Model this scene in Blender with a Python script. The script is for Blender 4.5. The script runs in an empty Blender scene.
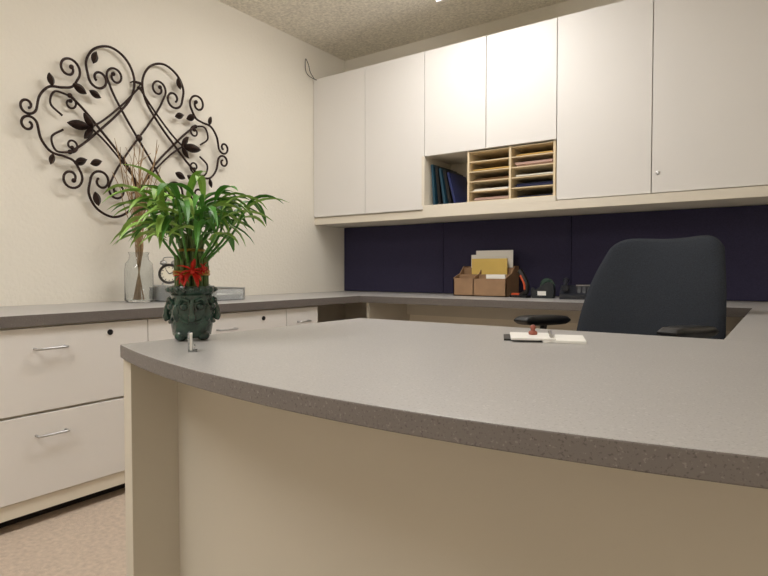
import bpy, bmesh, math, random
from mathutils import Vector, Matrix, Quaternion
random.seed(7)
scene=bpy.context.scene
scene.view_settings.view_transform='Standard'
scene.view_settings.look='None'
scene.view_settings.exposure=0.0

# ---------------------------------------------------------------- materials
def lin(c):
    o=[]
    for v in c:
        v/=255.0
        o.append(v/12.92 if v<=0.04045 else ((v+0.055)/1.055)**2.4)
    return (o[0],o[1],o[2],1)
def mat(name,col,rough=0.5,var=0.06,vscale=6,bump=0.0,bscale=80,metal=0.0,spec=0.5,emit=None,estr=0,trans=0,coat=0,ior=1.45):
    m=bpy.data.materials.new(name); m.use_nodes=True
    nt=m.node_tree; b=nt.nodes['Principled BSDF']
    c=lin(col)
    tc=nt.nodes.new('ShaderNodeTexCoord')
    n=nt.nodes.new('ShaderNodeTexNoise'); n.inputs['Scale'].default_value=vscale; n.inputs['Detail'].default_value=4
    nt.links.new(tc.outputs['Object'],n.inputs['Vector'])
    r=nt.nodes.new('ShaderNodeValToRGB')
    r.color_ramp.elements[0].position=0.3; r.color_ramp.elements[1].position=0.7
    r.color_ramp.elements[0].color=(c[0]*(1-var),c[1]*(1-var),c[2]*(1-var),1)
    r.color_ramp.elements[1].color=(min(1,c[0]*(1+var)),min(1,c[1]*(1+var)),min(1,c[2]*(1+var)),1)
    nt.links.new(n.outputs['Fac'],r.inputs['Fac'])
    nt.links.new(r.outputs['Color'],b.inputs['Base Color'])
    b.inputs['Roughness'].default_value=rough
    b.inputs['Metallic'].default_value=metal
    b.inputs['Specular IOR Level'].default_value=spec
    b.inputs['IOR'].default_value=ior
    if trans: b.inputs['Transmission Weight'].default_value=trans
    if coat: b.inputs['Coat Weight'].default_value=coat
    if emit:
        b.inputs['Emission Color'].default_value=lin(emit); b.inputs['Emission Strength'].default_value=estr
    if bump>0:
        n2=nt.nodes.new('ShaderNodeTexNoise'); n2.inputs['Scale'].default_value=bscale; n2.inputs['Detail'].default_value=3
        nt.links.new(tc.outputs['Object'],n2.inputs['Vector'])
        bp=nt.nodes.new('ShaderNodeBump'); bp.inputs['Strength'].default_value=bump; bp.inputs['Distance'].default_value=0.01
        nt.links.new(n2.outputs['Fac'],bp.inputs['Height']); nt.links.new(bp.outputs['Normal'],b.inputs['Normal'])
    return m
def speckle(name,col,dark,light,rough,amt=0.5,scale=260):
    m=mat(name,col,rough,0.03,3)
    nt=m.node_tree; b=nt.nodes['Principled BSDF']
    base=b.inputs['Base Color'].links[0].from_socket
    tc=nt.nodes['Texture Coordinate']
    prev=base
    for i,(cc,sc,lo,hi) in enumerate([(dark,scale,0.32,0.42),(light,scale*0.8,0.30,0.38)]):
        n=nt.nodes.new('ShaderNodeTexNoise'); n.inputs['Scale'].default_value=sc; n.inputs['Detail'].default_value=2
        mp=nt.nodes.new('ShaderNodeMapping'); mp.inputs['Location'].default_value=(i*3.7,i*1.3,0)
        nt.links.new(tc.outputs['Object'],mp.inputs['Vector']); nt.links.new(mp.outputs['Vector'],n.inputs['Vector'])
        r=nt.nodes.new('ShaderNodeValToRGB')
        r.color_ramp.elements[0].position=lo; r.color_ramp.elements[0].color=(amt,)*3+(1,)
        r.color_ramp.elements[1].position=hi; r.color_ramp.elements[1].color=(0,0,0,1)
        nt.links.new(n.outputs['Fac'],r.inputs['Fac'])
        mx=nt.nodes.new('ShaderNodeMixRGB'); mx.inputs['Color2'].default_value=lin(cc)
        nt.links.new(r.outputs['Color'],mx.inputs['Fac']); nt.links.new(prev,mx.inputs['Color1'])
        prev=mx.outputs['Color']
    nt.links.new(prev,b.inputs['Base Color'])
    return m

M_wall=mat('wall_paint',(234,228,215),0.85,0.015,2,0.25,60)
M_ceil=mat('popcorn_ceiling',(236,230,216),0.95,0.18,70,0.9,110)
M_carpet=mat('carpet_tan',(202,184,166),0.95,0.12,60,0.6,300)
M_white=mat('cabinet_laminate',(231,228,224),0.45,0.012,2,0.03,200)
M_cream=mat('cream_laminate',(228,220,204),0.5,0.015,3)
M_beige=mat('desk_panel_laminate',(206,200,186),0.6,0.02,3)
M_dark=mat('toe_kick_shade',(34,30,27),0.8)  # shadow under the base rail, painted as near-black on the toe kick
M_counter=speckle('gray_solid_surface',(174,171,168),(132,128,125),(200,197,194),0.34,0.55,300)
M_edge=speckle('gray_edge_band_shaded',(112,106,102),(72,66,64),(146,140,136),0.45,0.6,330)  # speckled edge band, its gray darkened for sides facing away from the lights
M_purple=mat('purple_fabric',(60,57,80),0.95,0.10,150,0.4,400,spec=0.2)
M_iron=mat('wrought_iron',(54,40,35),0.5,0.2,30,0.2,90,metal=0.6)
M_steel=mat('brushed_steel',(190,190,190),0.3,0.05,20,metal=1.0)
M_black=mat('black_plastic',(20,20,22),0.4,0.1,10)
M_chair=mat('charcoal_fabric',(54,58,65),0.95,0.18,260,0.6,500,spec=0.2)
M_green=mat('green_glaze',(38,62,52),0.25,0.45,40,0.5,70,coat=0.6)
M_leaf=mat('bamboo_leaf',(76,132,52),0.42,0.3,12)
M_leaf2=mat('bamboo_leaf_light',(140,178,82),0.45,0.2,12)
M_stalk=mat('bamboo_stalk',(82,104,50),0.4,0.2,20)
M_red=mat('red_flower',(195,44,30),0.4,0.2,60)
M_gold=mat('gold_tie',(190,150,70),0.35,0.1,20,metal=0.7)
M_twig=mat('dried_twig',(158,130,94),0.8,0.15,30)
M_glass=mat('clear_glass',(240,242,242),0.03,0.01,5,trans=1.0)
M_paper=mat('white_paper',(240,238,232),0.8,0.01,5)
M_manila=mat('manila_paper',(214,176,104),0.8,0.03,5)
M_kraft=mat('kraft_board',(158,126,96),0.85,0.08,20)
M_blue=mat('navy_folder',(34,44,92),0.5,0.08,10)
M_teal=mat('teal_binder',(30,66,84),0.5,0.08,10)
M_pink=mat('pink_paper',(206,176,166),0.8,0.03,5)
M_wood=mat('light_birch',(224,206,172),0.6,0.06,12)
M_orange=mat('orange_plastic',(200,80,42),0.4,0.05,10)
M_clay=mat('reddish_clay',(160,92,76),0.5,0.15,30)
M_tube=mat('light_diffuser',(250,250,245),0.6,0.0,5,emit=(253,250,247),estr=13.5)
M_acryl=mat('clear_acrylic',(235,238,240),0.06,0.01,5,trans=0.8)
M_soil=mat('pebbles',(90,80,66),0.8,0.4,60,0.8,90)
M_face=mat('clock_face',(238,232,214),0.5,0.01,5)

# ---------------------------------------------------------------- mesh builder
class MB:
    def __init__(s): s.v=[]; s.f=[]; s.m=[]; s.mi=0
    def _add(s,vs,fs):
        o=len(s.v); s.v+= [tuple(v) for v in vs]; s.f+=[tuple(i+o for i in f) for f in fs]; s.m+=[s.mi]*len(fs)
    def box(s,lo,hi,M=None):
        x0,y0,z0=lo; x1,y1,z1=hi
        vs=[Vector(p) for p in [(x0,y0,z0),(x1,y0,z0),(x1,y1,z0),(x0,y1,z0),(x0,y0,z1),(x1,y0,z1),(x1,y1,z1),(x0,y1,z1)]]
        if M: vs=[M@v for v in vs]
        s._add(vs,[(0,3,2,1),(4,5,6,7),(0,1,5,4),(1,2,6,5),(2,3,7,6),(3,0,4,7)])
    def prism(s,poly,z0,z1,M=None):
        n=len(poly)
        vs=[Vector((p[0],p[1],z0)) for p in poly]+[Vector((p[0],p[1],z1)) for p in poly]
        if M: vs=[M@v for v in vs]
        fs=[tuple(reversed(range(n))),tuple(range(n,2*n))]+[(i,(i+1)%n,n+(i+1)%n,n+i) for i in range(n)]
        s._add(vs,fs)
    def tube(s,pts,r,seg=8,M=None,cap=True):
        pts=[Vector(p) for p in pts]; n=len(pts)
        if not hasattr(r,'__len__'): r=[r]*n
        T=[(pts[min(i+1,n-1)]-pts[max(i-1,0)]).normalized() for i in range(n)]
        up=Vector((0,0,1)) if abs(T[0].z)<0.9 else Vector((1,0,0))
        N=(up-T[0]*up.dot(T[0])).normalized()
        vs=[];fs=[]
        for i in range(n):
            if i>0:
                N=(N-T[i]*N.dot(T[i]))
                N=N.normalized() if N.length>1e-6 else T[i].orthogonal().normalized()
            B=T[i].cross(N)
            for k in range(seg):
                a=2*math.pi*k/seg
                vs.append(pts[i]+(N*math.cos(a)+B*math.sin(a))*r[i])
        for i in range(n-1):
            for k in range(seg):
                k2=(k+1)%seg
                fs.append((i*seg+k,i*seg+k2,(i+1)*seg+k2,(i+1)*seg+k))
        if cap:
            fs.append(tuple(reversed(range(seg)))); fs.append(tuple((n-1)*seg+k for k in range(seg)))
        if M: vs=[M@v for v in vs]
        s._add(vs,fs)
    def lathe(s,prof,c=(0,0,0),seg=32,M=None,close=True):
        vs=[];fs=[];n=len(prof)
        for (r,z) in prof:
            for k in range(seg):
                a=2*math.pi*k/seg
                vs.append(Vector((c[0]+r*math.cos(a),c[1]+r*math.sin(a),c[2]+z)))
        for i in range(n-1):
            for k in range(seg):
                k2=(k+1)%seg
                fs.append((i*seg+k,i*seg+k2,(i+1)*seg+k2,(i+1)*seg+k))
        if close:
            fs.append(tuple(reversed(range(seg)))); fs.append(tuple((n-1)*seg+k for k in range(seg)))
        if M: vs=[M@v for v in vs]
        s._add(vs,fs)
    def ell(s,c,r,M=None,seg=14,rings=9):
        vs=[];fs=[]
        for i in range(rings+1):
            t=math.pi*i/rings
            for k in range(seg):
                a=2*math.pi*k/seg
                rr=max(math.sin(t),0.02)
                vs.append(Vector((c[0]+r[0]*rr*math.cos(a),c[1]+r[1]*rr*math.sin(a),c[2]-r[2]*math.cos(t))))
        for i in range(rings):
            for k in range(seg):
                k2=(k+1)%seg
                fs.append((i*seg+k,i*seg+k2,(i+1)*seg+k2,(i+1)*seg+k))
        fs.append(tuple(reversed(range(seg)))); fs.append(tuple(rings*seg+k for k in range(seg)))
        if M: vs=[M@v for v in vs]
        s._add(vs,fs)
    def leaf(s,base,d,L,w,droop,seg=7,fold=0.25):
        d=Vector(d).normalized(); p=Vector(base)
        side=d.cross(Vector((0,0,1)))
        side=side.normalized() if side.length>1e-3 else Vector((1,0,0))
        rows=[]
        for i in range(seg+1):
            t=i/seg
            ww=w*0.5*(math.sin(math.pi*min(1,t*0.93+0.07))**0.75)*(1-0.25*t)
            if i==seg: ww=w*0.01
            nrm=side.cross(d).normalized()
            rows.append((p-side*ww+nrm*ww*fold*2,p.copy(),p+side*ww+nrm*ww*fold*2))
            p=p+d*(L/seg)
            d=(d+Vector((0,0,-droop/seg))).normalized()
        vs=[q for r in rows for q in r]; fs=[]
        for i in range(seg):
            a=i*3
            fs+=[(a,a+1,a+4,a+3),(a+1,a+2,a+5,a+4)]
        s._add(vs,fs)
    def obj(s,name,mats,parent=None,smooth=False,bevel=0,solid=0,autos=False):
        me=bpy.data.meshes.new(name); me.from_pydata(s.v,[],s.f); me.validate()
        o=bpy.data.objects.new(name,me); scene.collection.objects.link(o)
        if not isinstance(mats,(list,tuple)): mats=[mats]
        for m in mats: me.materials.append(m)
        for i,p in enumerate(me.polygons):
            if i<len(s.m): p.material_index=s.m[i]
        bm=bmesh.new(); bm.from_mesh(me); bmesh.ops.recalc_face_normals(bm,faces=bm.faces); bm.to_mesh(me); bm.free()
        if smooth:
            for p in me.polygons: p.use_smooth=True
            try: me.set_sharp_from_angle(angle=math.radians(50))
            except Exception: pass
        if solid:
            md=o.modifiers.new('solid','SOLIDIFY'); md.thickness=solid
        if bevel:
            md=o.modifiers.new('bevel','BEVEL'); md.width=bevel; md.segments=2; md.limit_method='ANGLE'
        if parent: o.parent=parent
        return o
def empty(name,loc=(0,0,0)):
    e=bpy.data.objects.new(name,None); scene.collection.objects.link(e); e.empty_display_size=0.05
    return e
def Z(a): return Matrix.Rotation(a,4,'Z')
def Tr(*a): return Matrix.Translation(Vector(a))
def smoothpts(P,sub=8):
    P=[Vector(p) for p in P]; out=[]
    Q=[P[0]*2-P[1]]+P+[P[-1]*2-P[-2]]
    for i in range(1,len(Q)-2):
        for k in range(sub):
            t=k/sub
            a,b,c,d=Q[i-1],Q[i],Q[i+1],Q[i+2]
            out.append(0.5*((2*b)+(-a+c)*t+(2*a-5*b+4*c-d)*t*t+(-a+3*b-3*c+d)*t**3))
    out.append(P[-1]); return out
def simple_box(name,lo,hi,m,parent=None,bevel=0):
    b=MB(); b.box(lo,hi); return b.obj(name,m,parent,bevel=bevel)

# ---------------------------------------------------------------- camera
CX,CY,CZ=2.71,-3.35,0.89
th=math.radians(35.1)
cam=bpy.data.cameras.new('camera'); camo=bpy.data.objects.new('camera',cam); scene.collection.objects.link(camo)
cam.sensor_width=36; cam.lens=36*572/768; cam.clip_start=0.02
tilt=math.atan(17/572)
camo.location=(CX,CY,CZ); camo.rotation_euler=(math.pi/2-tilt,0,th)
scene.camera=camo

# ---------------------------------------------------------------- room
RX=3.18; RY=-5.6; CH=2.45
simple_box('floor',(-0.1,RY-0.1,-0.1),(RX+0.1,0.1,0),M_carpet)
simple_box('ceiling',(-0.1,RY-0.1,CH),(RX+0.1,0.1,CH+0.1),M_ceil)
simple_box('wall_left',(-0.1,RY,0),(0,0,CH),M_wall)
simple_box('wall_back',(-0.1,0,0),(RX+0.1,0.1,CH),M_wall)
simple_box('wall_right',(RX,RY,0),(RX+0.1,0,CH),M_wall)
simple_box('wall_front',(-0.1,RY-0.1,0),(RX+0.1,RY,CH),M_wall)

# ceiling light fixtures: surface-mounted wraparound, plus one added for fill
def fixture(x0,y0,x1,y1):
    e=empty('ceiling_light')
    MZ=Matrix(((1,0,0,0),(0,0,1,0),(0,1,0,0),(0,0,0,1)))
    b=MB()
    prof=[(x0,CH-0.02),(x0+0.02,CH-0.06),(x0+0.06,CH-0.08),(x1-0.06,CH-0.08),(x1-0.02,CH-0.06),(x1,CH-0.02)]
    b.prism(prof,y0,y1,M=MZ); b.obj('diffuser',M_tube,e)
    b=MB(); b.box((x0-0.01,y0-0.01,CH-0.02),(x1+0.01,y1+0.01,CH-0.0005)); b.box((x0-0.005,y0-0.012,CH-0.085),(x1+0.005,y0-0.001,CH-0.02)); b.box((x0-0.005,y1+0.001,CH-0.085),(x1+0.005,y1+0.012,CH-0.02)); b.obj('frame',M_white,e)
fixture(1.12,-1.90,1.52,-0.585)
fixture(1.2,-4.6,1.8,-3.2)  # unseen fixture behind the camera, added for frontal fill light

# ---------------------------------------------------------------- counters
TOP=0.74
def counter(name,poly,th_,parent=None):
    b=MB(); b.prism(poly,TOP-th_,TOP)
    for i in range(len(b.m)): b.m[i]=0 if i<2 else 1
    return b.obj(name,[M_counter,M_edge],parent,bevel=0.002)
# left run with file drawers
LY0=-3.52
lf=empty('file_drawer_cabinet')
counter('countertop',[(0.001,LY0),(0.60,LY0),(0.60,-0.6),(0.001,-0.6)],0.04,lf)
units=[(-3.524,-2.764),(-2.764,-2.00),(-2.00,-1.21),(-1.21,-0.965)]
b=MB()
b.box((0.02,LY0+0.01,0.10),(0.565,-0.965,0.70)); b.obj('carcass',M_cream,lf)
simple_box('toe_kick',(0.02,LY0+0.01,0.0),(0.50,-0.965,0.046),M_dark,lf)
simple_box('base_rail',(0.02,LY0+0.01,0.048),(0.577,-0.965,0.098),M_cream,lf,0.001)
g=0.002
b=MB(); hb=MB(); lk=MB()
for (y0,y1) in units:
    for (z0,z1) in [(0.10,0.392),(0.397,0.695)]:
        b.box((0.567,y0+g,z0+g),(0.585,y1-g,z1-g))
        yc=(y0+y1)/2; hw=0.05 if y1-y0>0.3 else 0.04
        zc=z1-0.075
        P=smoothpts([(0.584,yc-hw,zc),(0.602,yc-hw,zc),(0.612,yc-hw+0.008,zc),(0.612,yc+hw-0.008,zc),(0.602,yc+hw,zc),(0.584,yc+hw,zc)],5)
        hb.tube(P,0.0045,8)
    if y1-y0>0.3:
        lk.lathe([(0.011,0),(0.011,0.003),(0.007,0.004)],seg=18,M=Tr(0.585,y1-0.16,0.655)@Matrix.Rotation(math.pi/2,4,'Y'))
b.obj('drawer_fronts',M_white,lf,bevel=0.0015)
hb.obj('handles',M_steel,lf,smooth=True)
lk.obj('locks',M_black,lf)
# back run
bc=empty('back_counter')
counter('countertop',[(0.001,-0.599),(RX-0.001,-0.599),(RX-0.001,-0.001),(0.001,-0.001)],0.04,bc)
simple_box('modesty_panel',(0.62,-0.10,0.0),(2.62,-0.08,0.70),M_cream,bc)
simple_box('support_panel',(0.62,-0.56,0.0),(0.64,-0.10,0.70),M_beige,bc)
simple_box('support_rail',(0.64,-0.14,0.60),(2.6,-0.10,0.70),M_beige,bc)
# right return
rc=empty('return_counter')
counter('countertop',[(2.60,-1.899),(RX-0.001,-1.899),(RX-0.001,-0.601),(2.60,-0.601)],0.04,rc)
simple_box('pedestal',(2.66,-1.80,0.0),(3.14,-0.62,0.70),M_white,rc,0.002)

# ---------------------------------------------------------------- reception desk
dk=empty('reception_desk')
poly=[]
n=48
for i in range(n+1):
    X=-1.112+(0.465+1.112)*i/n
    Y=0.513+0.257*(X+0.4)**2
    poly.append((CX+X,CY+Y))
poly+=[(CX+0.465,-1.90),(CX-1.112,-1.90)]
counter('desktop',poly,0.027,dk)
zt=TOP-0.027
simple_box('side_panel',(CX-1.109,CY+0.648,0.0),(CX-1.082,-1.92,zt),M_beige,dk,0.001)
simple_box('front_panel',(CX-1.082,CY+0.757,0.0),(CX+0.44,CY+0.777,zt),M_beige,dk)
simple_box('right_panel',(CX+0.44,CY+0.70,0.0),(CX+0.465,-1.92,zt),M_beige,dk)

# ---------------------------------------------------------------- wall cabinets
wc=empty('wall_cabinet')
YF=-0.35; DB,DT=1.265,2.215
xs=[0.001,0.45,0.90,1.306,1.71,2.172,2.642]
NB=1.585; NS=1.287
b=MB()
b.box((0.001,YF+0.02,DB-0.004),(0.897,-0.001,DT))
b.box((1.713,YF+0.02,DB-0.004),(2.642,-0.001,DT))
b.box((0.897,YF+0.02,NB),(1.713,-0.001,DT))
b.obj('carcass',M_cream,wc)
b=MB()
for i in range(6):
    z0=NB if i in(2,3) else DB
    b.box((xs[i]+0.002,YF,z0),(xs[i+1]-0.002,YF+0.018,DT))
b.obj('doors',M_white,wc,bevel=0.0015)
b=MB()
b.box((0.001,YF+0.012,1.213),(0.90,-0.001,1.259))
b.box((0.897,YF-0.012,1.213),(2.642,-0.001,1.259))
b.box((0.897,YF-0.012,1.259),(1.713,-0.02,NS))
b.box((0.897,-0.019,NS),(1.713,-0.001,NB))
b.box((0.885,YF-0.006,NS),(0.905,-0.02,NB))
b.obj('niche_and_valance',M_cream,wc,bevel=0.001)
b=MB(); b.lathe([(0.009,0),(0.009,0.003),(0.005,0.004)],seg=18,M=Tr(2.20,YF,1.36)@Matrix.Rotation(math.pi/2,4,'X')); b.obj('lock',M_steel,wc)

# paper sorter in niche
ps=empty('paper_sorter')
x0,xm,x1=1.185,1.447,1.702
b=MB()
t=0.012
zt2=NB-0.004
for x in (x0,xm-t/2,x1-t): b.box((x,YF+0.012,NS+0.001),(x+t,-0.03,zt2))
b.box((x0,-0.03,NS+0.001),(x1,-0.022,zt2))
N=5
for k in range(N+1):
    z=NS+0.002+(zt2-0.008-NS-0.002)*k/N
    b.box((x0+t,YF+0.015,z),(xm-t/2,-0.031,z+0.005)); b.box((xm+t/2,YF+0.015,z),(x1-t,-0.031,z+0.005))
b.obj('sorter_frame',M_wood,ps)
cols=[[M_pink,M_paper,M_kraft,M_manila,M_manila],[M_blue,M_blue,M_paper,M_pink,M_manila]]
for c in range(2):
    for k in range(N):
        z=NS+0.002+(zt2-0.008-NS-0.002)*k/N+0.006
        xa=x0+t+0.008 if c==0 else xm+t/2+0.008; xb=(xm-t/2 if c==0 else x1-t)-0.01
        b=MB(); 
        for q in range(random.choice([2,3,4])):
            dx=random.uniform(0,0.012)
            b.box((xa+dx,YF+0.035+random.uniform(0.0,0.06),z+q*0.007),(xb-random.uniform(0,0.01),-0.05,z+q*0.007+0.006))
        b.obj('paper_stack_%d_%d'%(c,k),cols[c][k],ps)
fd=empty('file_folders')
for i,(m_,ang) in enumerate([(M_teal,-4),(M_black,-6),(M_teal,-9),(M_black,-12),(M_blue,-15)]):
    b=MB(); xx=0.935+i*0.032
    h=0.25-0.012*i
    b.box((0,YF+0.05+0.008*i,0),(0.014+0.004*(i%2),-0.04,h),M=Tr(xx,0,NS+0.004)@Matrix.Rotation(math.radians(ang),4,'Y'))
    b.obj('folder_%d'%i,m_,fd)

# purple tack panels
for i,(xa,xb) in enumerate([(0.004,0.847),(0.85,1.69),(1.693,2.70)]):
    simple_box('tack_panel',(xa,-0.018,TOP+0.002),(xb,-0.001,1.211),M_purple,None,0.003)

# loose cable in the corner
b=MB(); b.tube(smoothpts([(0.02,-0.36,2.217),(0.02,-0.40,2.25),(0.02,-0.42,2.30),(0.012,-0.44,2.33),(0.012,-0.43,2.24),(0.03,-0.36,2.21),(0.05,-0.28,2.217)],6),0.0022,6); b.obj('cable',M_black,None,smooth=True)

# ---------------------------------------------------------------- wall art
art=empty('metal_wall_art')
AC=Vector((0.03,CY+1.666,1.560)); SA=0.500; SB=0.530
def A2W(p,off=0.0): return Vector((AC.x+off,AC.y+p[0]*SA,AC.z+p[1]*SB))
def spiral(P,Tn,r0,r1,turns,sgn,n=30):
    T=Vector((Tn[0],Tn[1])).normalized(); Nn=Vector((-T.y,T.x))*sgn
    C=Vector((P[0],P[1]))+Nn*r0
    a0=math.atan2(P[1]-C.y,P[0]-C.x); out=[]
    for i in range(1,n+1):
        t=i/n; r=r0+(r1-r0)*t
        a=a0+sgn*2*math.pi*turns*t
        out.append((C.x+r*math.cos(a),C.y+r*math.sin(a)))
    return out
def scroll(P,start=None,end=None):
    pts=[(p.x,p.y) for p in smoothpts([(a,b_,0) for a,b_ in P],8)]
    if end:
        T=(pts[-1][0]-pts[-2][0],pts[-1][1]-pts[-2][1]); pts=pts+spiral(pts[-1],T,*end)
    if start:
        T=(pts[0][0]-pts[1][0],pts[0][1]-pts[1][1]); pts=list(reversed(spiral(pts[0],T,*start)))+pts
    return pts
curves=[]
curves.append((scroll([(0.50,0.44),(0.52,0.58),(0.44,0.71),(0.28,0.77),(0.12,0.70),(0.04,0.54),(0.08,0.36),(0.22,0.18),(0.40,0.0),(0.56,-0.15),(0.68,-0.24)],start=(0.10,0.032,1.1,-1)),0.0,0.006))
curves.append((scroll([(0.97,0.06),(0.94,0.18),(0.86,0.27),(0.75,0.29),(0.66,0.32),(0.60,0.41)],start=(0.075,0.02,1.15,1),end=(0.105,0.03,1.2,-1)),0.010,0.0058))
curves.append((scroll([(0.0,0.0),(0.12,0.16),(0.24,0.34),(0.31,0.48)],end=(0.09,0.03,1.2,1)),-0.008,0.0056))
curves.append((scroll([(0.50,0.0),(0.36,0.10),(0.16,0.29),(0.0,0.47)]),0.006,0.005))
curves.append((scroll([(0.74,0.06),(0.84,0.14),(0.80,0.25),(0.66,0.24)],end=(0.06,0.02,1.0,1)),-0.004,0.005))
b=MB()
for pts,off,r in curves:
    for sa in (1,-1):
        for sb in (1,-1):
            W=[A2W((p[0]*sa,p[1]*sb),off+0.003*sa*sb) for p in pts]
            b.tube(W,r,8)
            b.ell(W[-1],(r*1.9,)*3,seg=8,rings=6)
b.tube([A2W((-0.05,0.52)),A2W((0.05,0.52))],0.007,8); b.tube([A2W((-0.05,-0.52)),A2W((0.05,-0.52))],0.007,8)
b.ell(A2W((0,0)),(0.012,0.018,0.018))
for p in [(0.05,0.52),(-0.05,0.52),(0.05,-0.52),(-0.05,-0.52)]:
    b.tube([(0.0,A2W(p).y,A2W(p).z),A2W(p)],0.004,6)
b.obj('scrollwork',M_iron,art,smooth=True)
b=MB()
def art_leaf(p,ang,L=0.11,w=0.045):
    a=math.radians(ang); d=Vector((math.cos(a),math.sin(a))); nn=Vector((-d.y,d.x))
    seg=8; vs=[];fs=[]
    for i in range(seg+1):
        t=i/seg; ww=w*0.5*math.sin(math.pi*t)**0.8
        q=Vector(p)+d*L*t
        lift=0.012*math.sin(math.pi*t)
        for sx,li in ((-1,0),(0,lift+0.004),(1,0)):
            qq=q+nn*ww*sx; w3=A2W((qq.x,qq.y),0.012+li); vs.append(w3)
    for i in range(seg):
        a_=i*3; fs+=[(a_,a_+1,a_+4,a_+3),(a_+1,a_+2,a_+5,a_+4)]
    b._add(vs,fs)
for sa in(1,-1):
    for sb in(1,-1):
        def L(px,py,ang,l=0.13,w=0.07):
            an=ang if sa>0 else 180-ang
            an=an if sb>0 else -an
            art_leaf((px*sa,py*sb),an,l,w)
        L(0.66,0.34,205,0.13,0.07); L(0.44,0.68,-75,0.12,0.07)
        L(0.84,0.28,75,0.10,0.055); L(0.40,0.28,20,0.12,0.065)
for sa in(0,180):
    c=1 if sa==0 else -1
    art_leaf((c*0.50,0),sa,0.22,0.085); art_leaf((c*0.48,0),sa+52,0.14,0.065); art_leaf((c*0.48,0),sa-52,0.14,0.065)
b.obj('leaves',M_iron,art,smooth=True,solid=0.003)

# ---------------------------------------------------------------- vase with twigs
vs_=empty('glass_vase')
vx,vy=CX-2.556,CY+1.580
b=MB(); b.lathe([(0.02,0.001),(0.060,0.002),(0.066,0.012),(0.066,0.15),(0.062,0.185),(0.046,0.205),(0.043,0.225),(0.048,0.24),(0.0455,0.24),(0.0405,0.225),(0.0435,0.204),(0.0595,0.184),(0.0635,0.149),(0.0635,0.014),(0.02,0.008)],(vx,vy,TOP),48)
b.obj('vase_glass',M_glass,vs_,smooth=True)
b=MB()
for i in range(34):
    a=random.uniform(0,6.28); rr=random.uniform(0,0.030); sp=random.uniform(0.02,0.14); h=random.uniform(0.48,0.78)
    bx,by=vx-rr*math.cos(a),vy-rr*math.sin(a)
    ex=max(0.02,vx+sp*math.cos(a)); ey=vy+sp*math.sin(a)*0.85
    P=[(bx,by,TOP+0.02),(vx+rr*.6*math.cos(a),vy+rr*.6*math.sin(a),TOP+0.23)]
    for k in range(1,6):
        t=k/5; P.append((vx+(ex-vx)*t**1.2+random.uniform(-.006,.006),vy+(ey-vy)*t**1.2+random.uniform(-.01,.01),TOP+0.23+(h-0.23)*t))
    b.tube(smoothpts(P,3),[0.0020]*(len(P)*3-3)+[0.001],5)
    for k in range(2):
        q=P[random.choice([3,4,5])]; q=Vector(q)
        e2=q+Vector((random.uniform(-.02,.03),random.uniform(-.05,.05),random.uniform(.04,.09))); e2.x=max(e2.x,0.015)
        b.tube([q,(q+e2)/2+Vector((0,random.uniform(-.006,.006),0)),e2],0.0012,4)
b.obj('twigs',M_twig,vs_,smooth=True)

# clear letter tray + clock
wt=empty('clear_desk_tray')
X0,X1=0.12,0.40; Y0,Y1=CY+1.66,CY+2.02
b=MB(); t=0.004
b.box((X0,Y0,TOP+0.001),(X1,Y1,TOP+0.005))
b.box((X0,Y0,TOP+0.005),(X0+t,Y1,TOP+0.078)); b.box((X1-t,Y0,TOP+0.005),(X1,Y1,TOP+0.060))
b.box((X0+t,Y0,TOP+0.005),(X1-t,Y0+t,TOP+0.078)); b.box((X0+t,Y1-t,TOP+0.005),(X1-t,Y1,TOP+0.060))
b.obj('tray_shell',M_acryl,wt,bevel=0.001)
b=MB()
b.tube([(X0,Y0,TOP+0.079),(X1,Y0,TOP+0.062),(X1,Y1,TOP+0.062),(X0,Y1,TOP+0.062),(X0,Y0,TOP+0.079)],0.003,6)
for p in ((X0,Y0),(X1,Y0),(X1,Y1),(X0,Y1)): b.tube([(p[0],p[1],TOP+0.001),(p[0],p[1],TOP+0.066)],0.003,6)
b.obj('rim',M_steel,wt,smooth=True)
b=MB(); b.box((X0+0.01,Y0+0.01,TOP+0.006),(X1-0.01,Y1-0.17,TOP+0.07)); b.box((X0+0.01,Y1-0.16,TOP+0.006),(X1-0.01,Y1-0.02,TOP+0.03)); b.obj('paper_stack',M_paper,wt,bevel=0.002)
ck=empty('alarm_clock')
cp=Vector((CX-2.49,CY+1.700,TOP+0.072+0.064))
fw=Vector((0.80,-0.6,0)).normalized()
MC=Tr(*cp)@fw.to_track_quat('Z','Y').to_matrix().to_4x4()
b=MB(); b.lathe([(0.03,-0.03),(0.044,-0.022),(0.050,0.0),(0.050,0.012),(0.046,0.016),(0.040,0.014),(0.038,0.008)],M=MC,seg=36); b.obj('clock_body',mat('clock_pewter',(58,54,50),0.4,0.1,20,metal=0.3),ck,smooth=True)
b=MB(); b.lathe([(0.0375,0.0085),(0.0375,0.0095)],M=MC,seg=36); b.obj('dial',M_face,ck)
b=MB(); b.box((-0.0015,0,0.010),(0.0015,0.027,0.0115),M=MC@Z(0.6)); b.box((-0.002,0,0.010),(0.002,0.019,0.0115),M=MC@Z(-1.2))
for k in range(12): b.box((-0.0015,0.029,0.0096),(0.0015,0.036,0.0106),M=MC@Z(k*math.pi/6))
b.obj('hands',M_black,ck)
b=MB()
side=fw.cross(Vector((0,0,1))).normalized()
for sg in(-1,1):
    c=cp+side*0.026*sg+Vector((0,0,0.054)); b.ell(c,(0.018,0.018,0.013))
    b.tube([cp+side*0.025*sg-Vector((0,0,0.035)),cp+side*0.036*sg-Vector((0,0,0.063))],0.004,8)
b.tube(smoothpts([cp+side*0.03+Vector((0,0,0.062)),cp+side*0.02+Vector((0,0,0.08)),cp-side*0.02+Vector((0,0,0.08)),cp-side*0.03+Vector((0,0,0.062))],5),0.0025,6)
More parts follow.
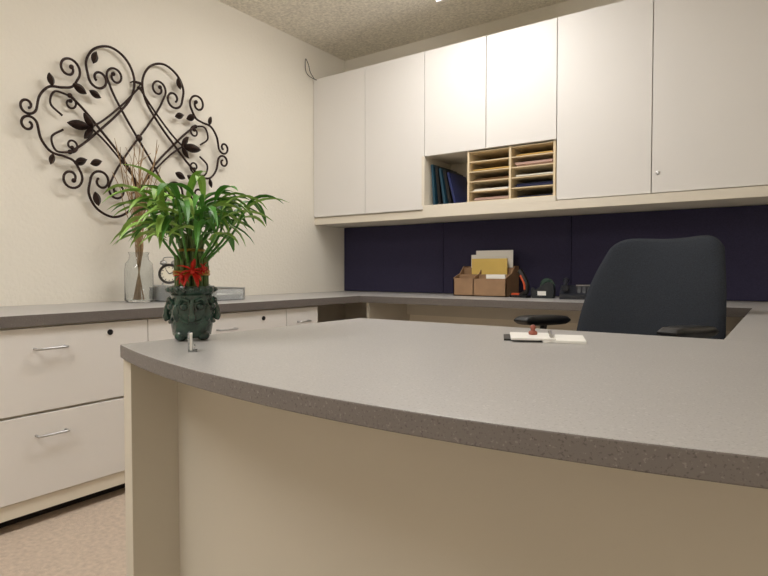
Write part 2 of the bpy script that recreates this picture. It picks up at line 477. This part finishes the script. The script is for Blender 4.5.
b.obj('bells_and_feet',M_steel,ck,smooth=True)

# ---------------------------------------------------------------- lucky bamboo
pl=empty('potted_lucky_bamboo')
px,py=CX-1.060,CY+0.779
b=MB()
b.lathe([(0.030,0.006),(0.040,0.012),(0.043,0.03),(0.046,0.055),(0.047,0.075),(0.043,0.092),(0.042,0.098),(0.049,0.104),(0.051,0.112),(0.047,0.118),(0.042,0.118),(0.040,0.10),(0.02,0.098)],(px,py,TOP),40)
fa=math.atan2(CY-py,CX-px)
def R3(a,r,z): return Vector((px+r*math.cos(a),py+r*math.sin(a),TOP+z))
for k in range(4):
    a=fa+k*math.pi/2
    for sg in(-1,1):
        b.ell(R3(a+0.36*sg,0.044,0.074),(0.009,0.009,0.008))
        b.tube(smoothpts([R3(a+0.12*sg,0.050,0.086),R3(a+0.40*sg,0.050,0.091),R3(a+0.62*sg,0.047,0.08)],4),0.004,6)
        b.tube(smoothpts([R3(a+0.15*sg,0.046,0.040),R3(a+0.45*sg,0.045,0.046),R3(a+0.6*sg,0.045,0.058)],4),0.004,6)
    b.tube(smoothpts([R3(a,0.046,0.088),R3(a,0.051,0.072),R3(a,0.053,0.055),R3(a,0.049,0.044)],5),[0.005]*5+[0.006]*5+[0.008]*5+[0.006],8)
    b.ell(R3(a+math.pi/4,0.044,0.062),(0.009,0.009,0.020))
for k in range(4):
    a=fa+math.pi/4+k*math.pi/2
    b.ell(R3(a,0.032,0.012),(0.014,0.014,0.012))
for k in range(20):
    b.ell(R3(k*math.pi/10,0.049,0.110),(0.0055,0.0055,0.0055),seg=8,rings=6)
b.obj('ceramic_planter',M_green,pl,smooth=True)
b=MB(); b.lathe([(0.041,0.095),(0.041,0.108),(0.01,0.112)],(px,py,TOP),24); b.obj('pebbles',M_soil,pl)
b=MB(); lf1=MB(); lf2=MB()
stalks=[]
for ring,(R,nn,h) in enumerate([(0.031,15,0.178),(0.021,9,0.218),(0.010,5,0.235)]):
    for k in range(nn):
        a=2*math.pi*k/nn+ring*0.2
        stalks.append((px+R*math.cos(a),py+R*math.sin(a),TOP+h+random.uniform(-0.006,0.006),a,ring))
for (sx,sy,sz,a,ring) in stalks:
    P=[];r=[];z=TOP+0.10
    while z<sz:
        P.append((sx,sy,z)); r.append(0.0048)
        z+=0.02
        if int((z*1000)%3)==0 and z<sz: P.append((sx,sy,z)); r.append(0.0060); z+=0.003
    P.append((sx,sy,sz)); r.append(0.0048)
    b.tube(P,r,8)
b.obj('stalks',M_stalk,pl,smooth=True)
sh=MB()
for (sx,sy,sz,a,ring) in stalks:
    if ring==0 and random.random()<0.25: continue
    out=Vector((math.cos(a),math.sin(a),0)); 
    spread=[1.1,0.8,0.4][ring]*random.uniform(0.8,1.2)
    hh=random.uniform(0.070,0.095)+(0.035 if ring==0 else 0)-(0.012 if ring==2 else 0)
    base=Vector((sx,sy,sz-0.012))
    tip=base+Vector((0,0,hh))+out*hh*spread*0.55
    sh.tube(smoothpts([base,base+out*0.006+Vector((0,0,0.012)),(base+tip)/2+out*0.010,tip],3),0.0026,6)
    nl=random.randint(4,6)
    for q in range(nl):
        t=0.45+0.55*q/(nl-1)
        bp=base.lerp(tip,t)
        az=a+random.uniform(-1.4,1.4)+(math.pi if random.random()<0.10 else 0)
        el=min(0.95,0.25+0.70*t*random.uniform(0.4,1.15))
        d=Vector((math.cos(az)*math.cos(el),math.sin(az)*math.cos(el),math.sin(el)))
        Lf=random.uniform(0.085,0.14)
        (lf1 if random.random()<0.5 else lf2).leaf(bp,d,Lf,random.uniform(0.017,0.024),random.uniform(1.1,2.6))
sh.obj('shoots',M_leaf,pl,smooth=True)
lf1.obj('leaves',M_leaf,pl,smooth=True); lf2.obj('young_leaves',M_leaf2,pl,smooth=True)
b=MB()
for z,R in ((0.143,0.0375),(0.149,0.0375),(0.195,0.027)):
    b.lathe([(R,z-0.003),(R+0.002,z),(R,z+0.003)],(px,py,TOP),32,close=False)
b.obj('gold_ties',M_gold,pl,smooth=True,solid=0.001)
b=MB()
fd_=Vector((math.cos(fa),math.sin(fa),0)); sd_=Vector((-math.sin(fa),math.cos(fa),0))
for (da,zz,sc) in ((0.05,0.148,1.1),(0.6,0.156,0.5),(-0.5,0.138,0.6)):
    c0=R3(fa+da,0.042,zz)
    for k in range(9):
        a=2*math.pi*k/9+random.uniform(-.25,.25)
        d=sd_*math.cos(a)+Vector((0,0,1))*math.sin(a)*0.8+fd_*random.uniform(0.2,0.8)
        b.leaf(c0,d,random.uniform(0.024,0.038)*sc,0.011*sc,0.9,5)
    b.ell(c0+fd_*0.006,(0.005,0.005,0.005))
b.obj('red_flowers',M_red,pl,smooth=True,solid=0.0008)

# card holder
ch=empty('card_holder')
b=MB(); Mh=Tr(CX-0.906,CY+0.662,TOP)@Z(math.radians(50))
b.box((-0.004,-0.012,0.0),(0.012,0.012,0.003),M=Mh); b.box((-0.004,-0.012,0.003),(-0.001,0.012,0.036),M=Mh); b.box((0.006,-0.012,0.003),(0.008,0.012,0.012),M=Mh)
b.obj('acrylic_stand',M_acryl,ch,bevel=0.0005)
b=MB(); b.box((-0.0005,-0.011,0.0032),(0.003,0.011,0.034),M=Mh); b.obj('card',M_paper,ch)

# notepad, stamp
npd=empty('notepad')
Mn=Tr(CX-0.430,CY+1.225,TOP)@Z(math.radians(24))
b=MB(); b.box((-0.088,-0.035,0.0),(-0.01,0.058,0.004),M=Mn); b.obj('backing_board',M_black,npd)
b=MB(); b.box((-0.074,-0.060,0.0042),(0.018,0.056,0.009),M=Mn); b.box((-0.009,-0.060,0.0),(0.018,0.056,0.004),M=Mn); b.box((0.021,-0.062,0.0),(0.082,0.055,0.006),M=Mn@Z(-0.08)); b.obj('pages',M_paper,npd,bevel=0.001)
b=MB(); b.tube([Mn@Vector((0.009,-0.045,0.0132)),Mn@Vector((0.014,0.045,0.0132))],0.004,8); b.obj('pen',M_steel,npd,smooth=True)
st=empty('rubber_stamp')
b=MB(); b.lathe([(0.009,0),(0.010,0.004),(0.009,0.007),(0.005,0.009),(0.0045,0.012),(0.0065,0.015),(0.006,0.019),(0.002,0.022)],M=Mn@Tr(-0.025,0.01,0.0092),seg=20); b.obj('stamp_handle',M_clay,st,smooth=True)

# desk sorter box on back counter
bx=empty('cardboard_desk_sorter')
X0,X1=1.06,1.40
b=MB()
t=0.006
MZ=Matrix(((0,0,1,0),(1,0,0,0),(0,1,0,0),(0,0,0,1)))
side_poly=[(-0.27,TOP+0.001),(-0.08,TOP+0.001),(-0.08,TOP+0.18),(-0.14,TOP+0.18),(-0.19,TOP+0.135),(-0.27,TOP+0.11)]
for xa in (X0,X1-t,(X0*0.62+X1*0.38)):
    b.prism(side_poly,xa,xa+t,M=MZ)
for yy,h in ((-0.27,0.105),(-0.20,0.13),(-0.14,0.17),(-0.086,0.18)):
    b.box((X0,yy,TOP+0.001),(X1,yy+t,TOP+h))
b.box((X0,-0.27,TOP+0.001),(X1,-0.08,TOP+0.006))
b.obj('box',M_kraft,bx)
b=MB(); b.box((1.14,-0.125,TOP+0.008),(1.38,-0.12,TOP+0.275)); b.box((1.10,-0.11,TOP+0.008),(1.34,-0.105,TOP+0.25)); b.box((1.27,-0.26,TOP+0.008),(1.39,-0.25,TOP+0.13)); b.obj('letters',M_paper,bx)
b=MB(); b.box((1.13,-0.165,TOP+0.008),(1.36,-0.155,TOP+0.225)); b.obj('yellow_envelope',mat('yellow_paper',(228,196,110),0.8),bx)

# stapler (stood on end), tape dispenser, telephone
sp=empty('stapler')
Ms=Tr(1.49,-0.27,TOP)@Z(math.radians(-15))@Matrix.Scale(1.15,4)
b=MB()
b.tube(smoothpts([(-0.035,0,0.006),(0.0,0,0.010),(0.03,0,0.03),(0.03,0,0.07),(0.005,0,0.115),(-0.012,0,0.135)],4),[0.008]*4+[0.014]*14+[0.015]*2+[0.008],8,M=Ms)
b.box((-0.055,-0.018,0.0),(0.045,0.018,0.012),M=Ms)
b.obj('stapler_arm',M_black,sp,smooth=True,bevel=0.001)
b=MB(); b.tube(smoothpts([(0.030,-0.012,0.040),(0.026,-0.012,0.07),(0.004,-0.012,0.108)],4),0.006,8,M=Ms); b.box((-0.05,-0.012,0.0125),(-0.005,0.012,0.022),M=Ms); b.obj('stapler_grip',M_orange,sp,smooth=True)
td=empty('tape_dispenser')
Mt=Tr(1.61,-0.25,TOP)@Z(math.radians(10))@Matrix.Scale(1.3,4)
b=MB()
Mx=Mt@Matrix.Rotation(math.pi/2,4,'X')
b.prism([(-0.045,0.0),(0.045,0.0),(0.050,0.03),(0.045,0.06),(0.02,0.07),(-0.01,0.05),(-0.03,0.035),(-0.045,0.045),(-0.05,0.03)],-0.022,0.022,M=Mx)
b.obj('dispenser_body',mat('dispenser_charcoal',(36,40,44),0.4,0.1,10),td,bevel=0.003)
b=MB(); b.lathe([(0.014,-0.01),(0.03,-0.01),(0.03,0.01),(0.014,0.01),(0.014,-0.01)],M=Mx@Tr(0.018,0.055,0),seg=24,close=False); b.obj('tape_roll',M_green,td,smooth=True)
b=MB(); b.box((-0.02,-0.0235,0.012),(0.015,-0.0225,0.03),M=Mt); b.obj('label',M_paper,td)
ph=empty('desk_telephone')
Mp=Tr(1.80,-0.22,TOP)@Z(math.radians(15))
b=MB(); Mx=Mp@Matrix.Rotation(math.pi/2,4,'Z')@Matrix.Rotation(math.pi/2,4,'X')
b.prism([(-0.09,0.0),(0.09,0.0),(0.09,0.07),(0.06,0.072),(-0.09,0.025)],-0.10,0.10,M=Mx)
b.tube(smoothpts([(-0.072,-0.08,0.058),(-0.072,-0.05,0.068),(-0.072,0.03,0.095),(-0.072,0.07,0.095)],4),[0.018]*4+[0.011]*5+[0.018]*4,8,M=Mp)
b.obj('phone_body',mat('phone_charcoal',(44,46,52),0.35,0.08,10),ph,bevel=0.002)
b=MB()
for r_ in range(4):
    for c_ in range(3):
        b.box((-0.01+c_*0.025,-0.06+r_*0.025,0.025+r_*0.006),(0.006+c_*0.025,-0.046+r_*0.025,0.042+r_*0.0065),M=Mp)
b.obj('phone_keys',mat('key_gray',(110,112,116),0.5,0.05,10),ph)
b=MB(); b.box((-0.02,0.045,0.068),(0.085,0.085,0.074),M=Mp); b.obj('phone_display',M_steel,ph)

# ---------------------------------------------------------------- office chair
oc=empty('office_chair')
g2=Vector((-0.309,-0.951,0)).normalized()
bkc=Vector((2.283,-0.964,0))
ang=math.atan2(g2.y,g2.x)-math.pi/2
MCh=Tr(bkc.x,bkc.y,0)@Z(ang)
def cushion(nu,nv,fn):
    b_=MB(); vs=[];fs=[]
    for side in (1,-1):
        for j in range(nv+1):
            for i in range(nu+1):
                u=-1+2*i/nu; v=-1+2*j/nv
                p,nrm,th_=fn(u,v)
                vs.append(p+nrm*th_*side)
    W=nu+1; O=(nu+1)*(nv+1)
    for j in range(nv):
        for i in range(nu):
            a=j*W+i
            fs.append((a,a+1,a+W+1,a+W)); fs.append((O+a,O+a+W,O+a+W+1,O+a+1))
    per=[i for i in range(W)]+[j*W+nu for j in range(1,nv+1)]+[nv*W+i for i in range(nu-1,-1,-1)]+[j*W for j in range(nv-1,0,-1)]
    for k in range(len(per)):
        a,c=per[k],per[(k+1)%len(per)]
        fs.append((a,c,O+c,O+a))
    b_._add([MCh@v for v in vs],fs); return b_
def backfn(u,v):
    t=(v+1)/2
    uu=u*math.sqrt(1-0.16*v*v*(1 if v>0 else 0.3)); 
    hw=0.300-0.058*t**1.3
    x=uu*hw
    topz=0.02*(abs(u)**2)-0.05*(abs(u)**6)-0.014
    z=0.50+t*0.535+topz*t*t*1.2
    y=0.03-0.20*t+0.085*u*u*(0.5+0.5*t)+0.025*math.sin(math.pi*t)
    e=max(abs(u),abs(v)); th_=0.028*math.sqrt(max(0.0,1-e**6))+0.006
    return Vector((x,y,z)),Vector((-0.45*u,1,0.25)).normalized(),th_
b=cushion(28,28,backfn); o=b.obj('backrest',M_chair,oc,smooth=True)
def seatfn(u,v):
    x=u*0.25*math.sqrt(1-0.2*v*v); y=0.28+v*0.235*math.sqrt(1-0.15*u*u)
    z=0.455-0.02*(1-u*u)*(1-v*v)-0.02*max(0,v)**3
    e=max(abs(u),abs(v)); th_=0.038*math.sqrt(max(0.0,1-e**6))+0.008
    return Vector((x,y,z)),Vector((0,0,1)),th_
b=cushion(24,24,seatfn); b.obj('seat',M_chair,oc,smooth=True)
def armfn(sx):
    def f(u,v):
        x=sx*0.280+u*0.042*math.sqrt(1-0.4*v*v); y=0.285+v*0.135
        z=0.697+0.004*v
        e=max(abs(u),abs(v)); th_=0.017*math.sqrt(max(0.0,1-e**4))+0.003
        return Vector((x,y,z)),Vector((0,0,1)),th_
    return f
for sx,nm in ((1,'armrest_1'),(-1,'armrest_2')):
    cushion(10,18,armfn(sx)).obj(nm,M_black,oc,smooth=True)
b=MB()
for sx in(1,-1):
    b.tube(smoothpts([(sx*0.16,0.26,0.40),(sx*0.25,0.26,0.41),(sx*0.285,0.27,0.45),(sx*0.285,0.28,0.60),(sx*0.28,0.28,0.685)],5),0.014,10,M=MCh)
b.tube(smoothpts([(0,0.20,0.40),(0,0.02,0.39),(0,-0.05,0.44),(0,-0.075,0.56),(0,-0.12,0.68)],5),0.018,10,M=MCh)
b.box((-0.13,0.16,0.385),(0.13,0.38,0.415),M=MCh)
b.tube([(0,0.27,0.10),(0,0.27,0.39)],0.022,16,M=MCh)
for k in range(5):
    a=2*math.pi*k/5+0.3; c=Vector((0,0.27,0)); d=Vector((math.cos(a),math.sin(a),0))
    b.tube([c+Vector((0,0,0.12)),c+d*0.15+Vector((0,0,0.10)),c+d*0.27+Vector((0,0,0.075))],[0.024,0.018,0.013],8,M=MCh)
    w=c+d*0.27; sd=Vector((-d.y,d.x,0))
    b.tube([w+Vector((0,0,0.08)),w+Vector((0,0,0.05))],0.008,8,M=MCh)
    for q in(-1,1):
        b.tube([w+sd*0.008*q+Vector((0,0,0.0265)),w+sd*0.024*q+Vector((0,0,0.0265))],0.026,16,M=MCh)
b.obj('frame_and_base',M_black,oc,smooth=True)

# ---------------------------------------------------------------- world
w=bpy.data.worlds.new('world'); scene.world=w; w.use_nodes=True
w.node_tree.nodes['Background'].inputs[0].default_value=(0.9,0.92,1,1); w.node_tree.nodes['Background'].inputs[1].default_value=0.3
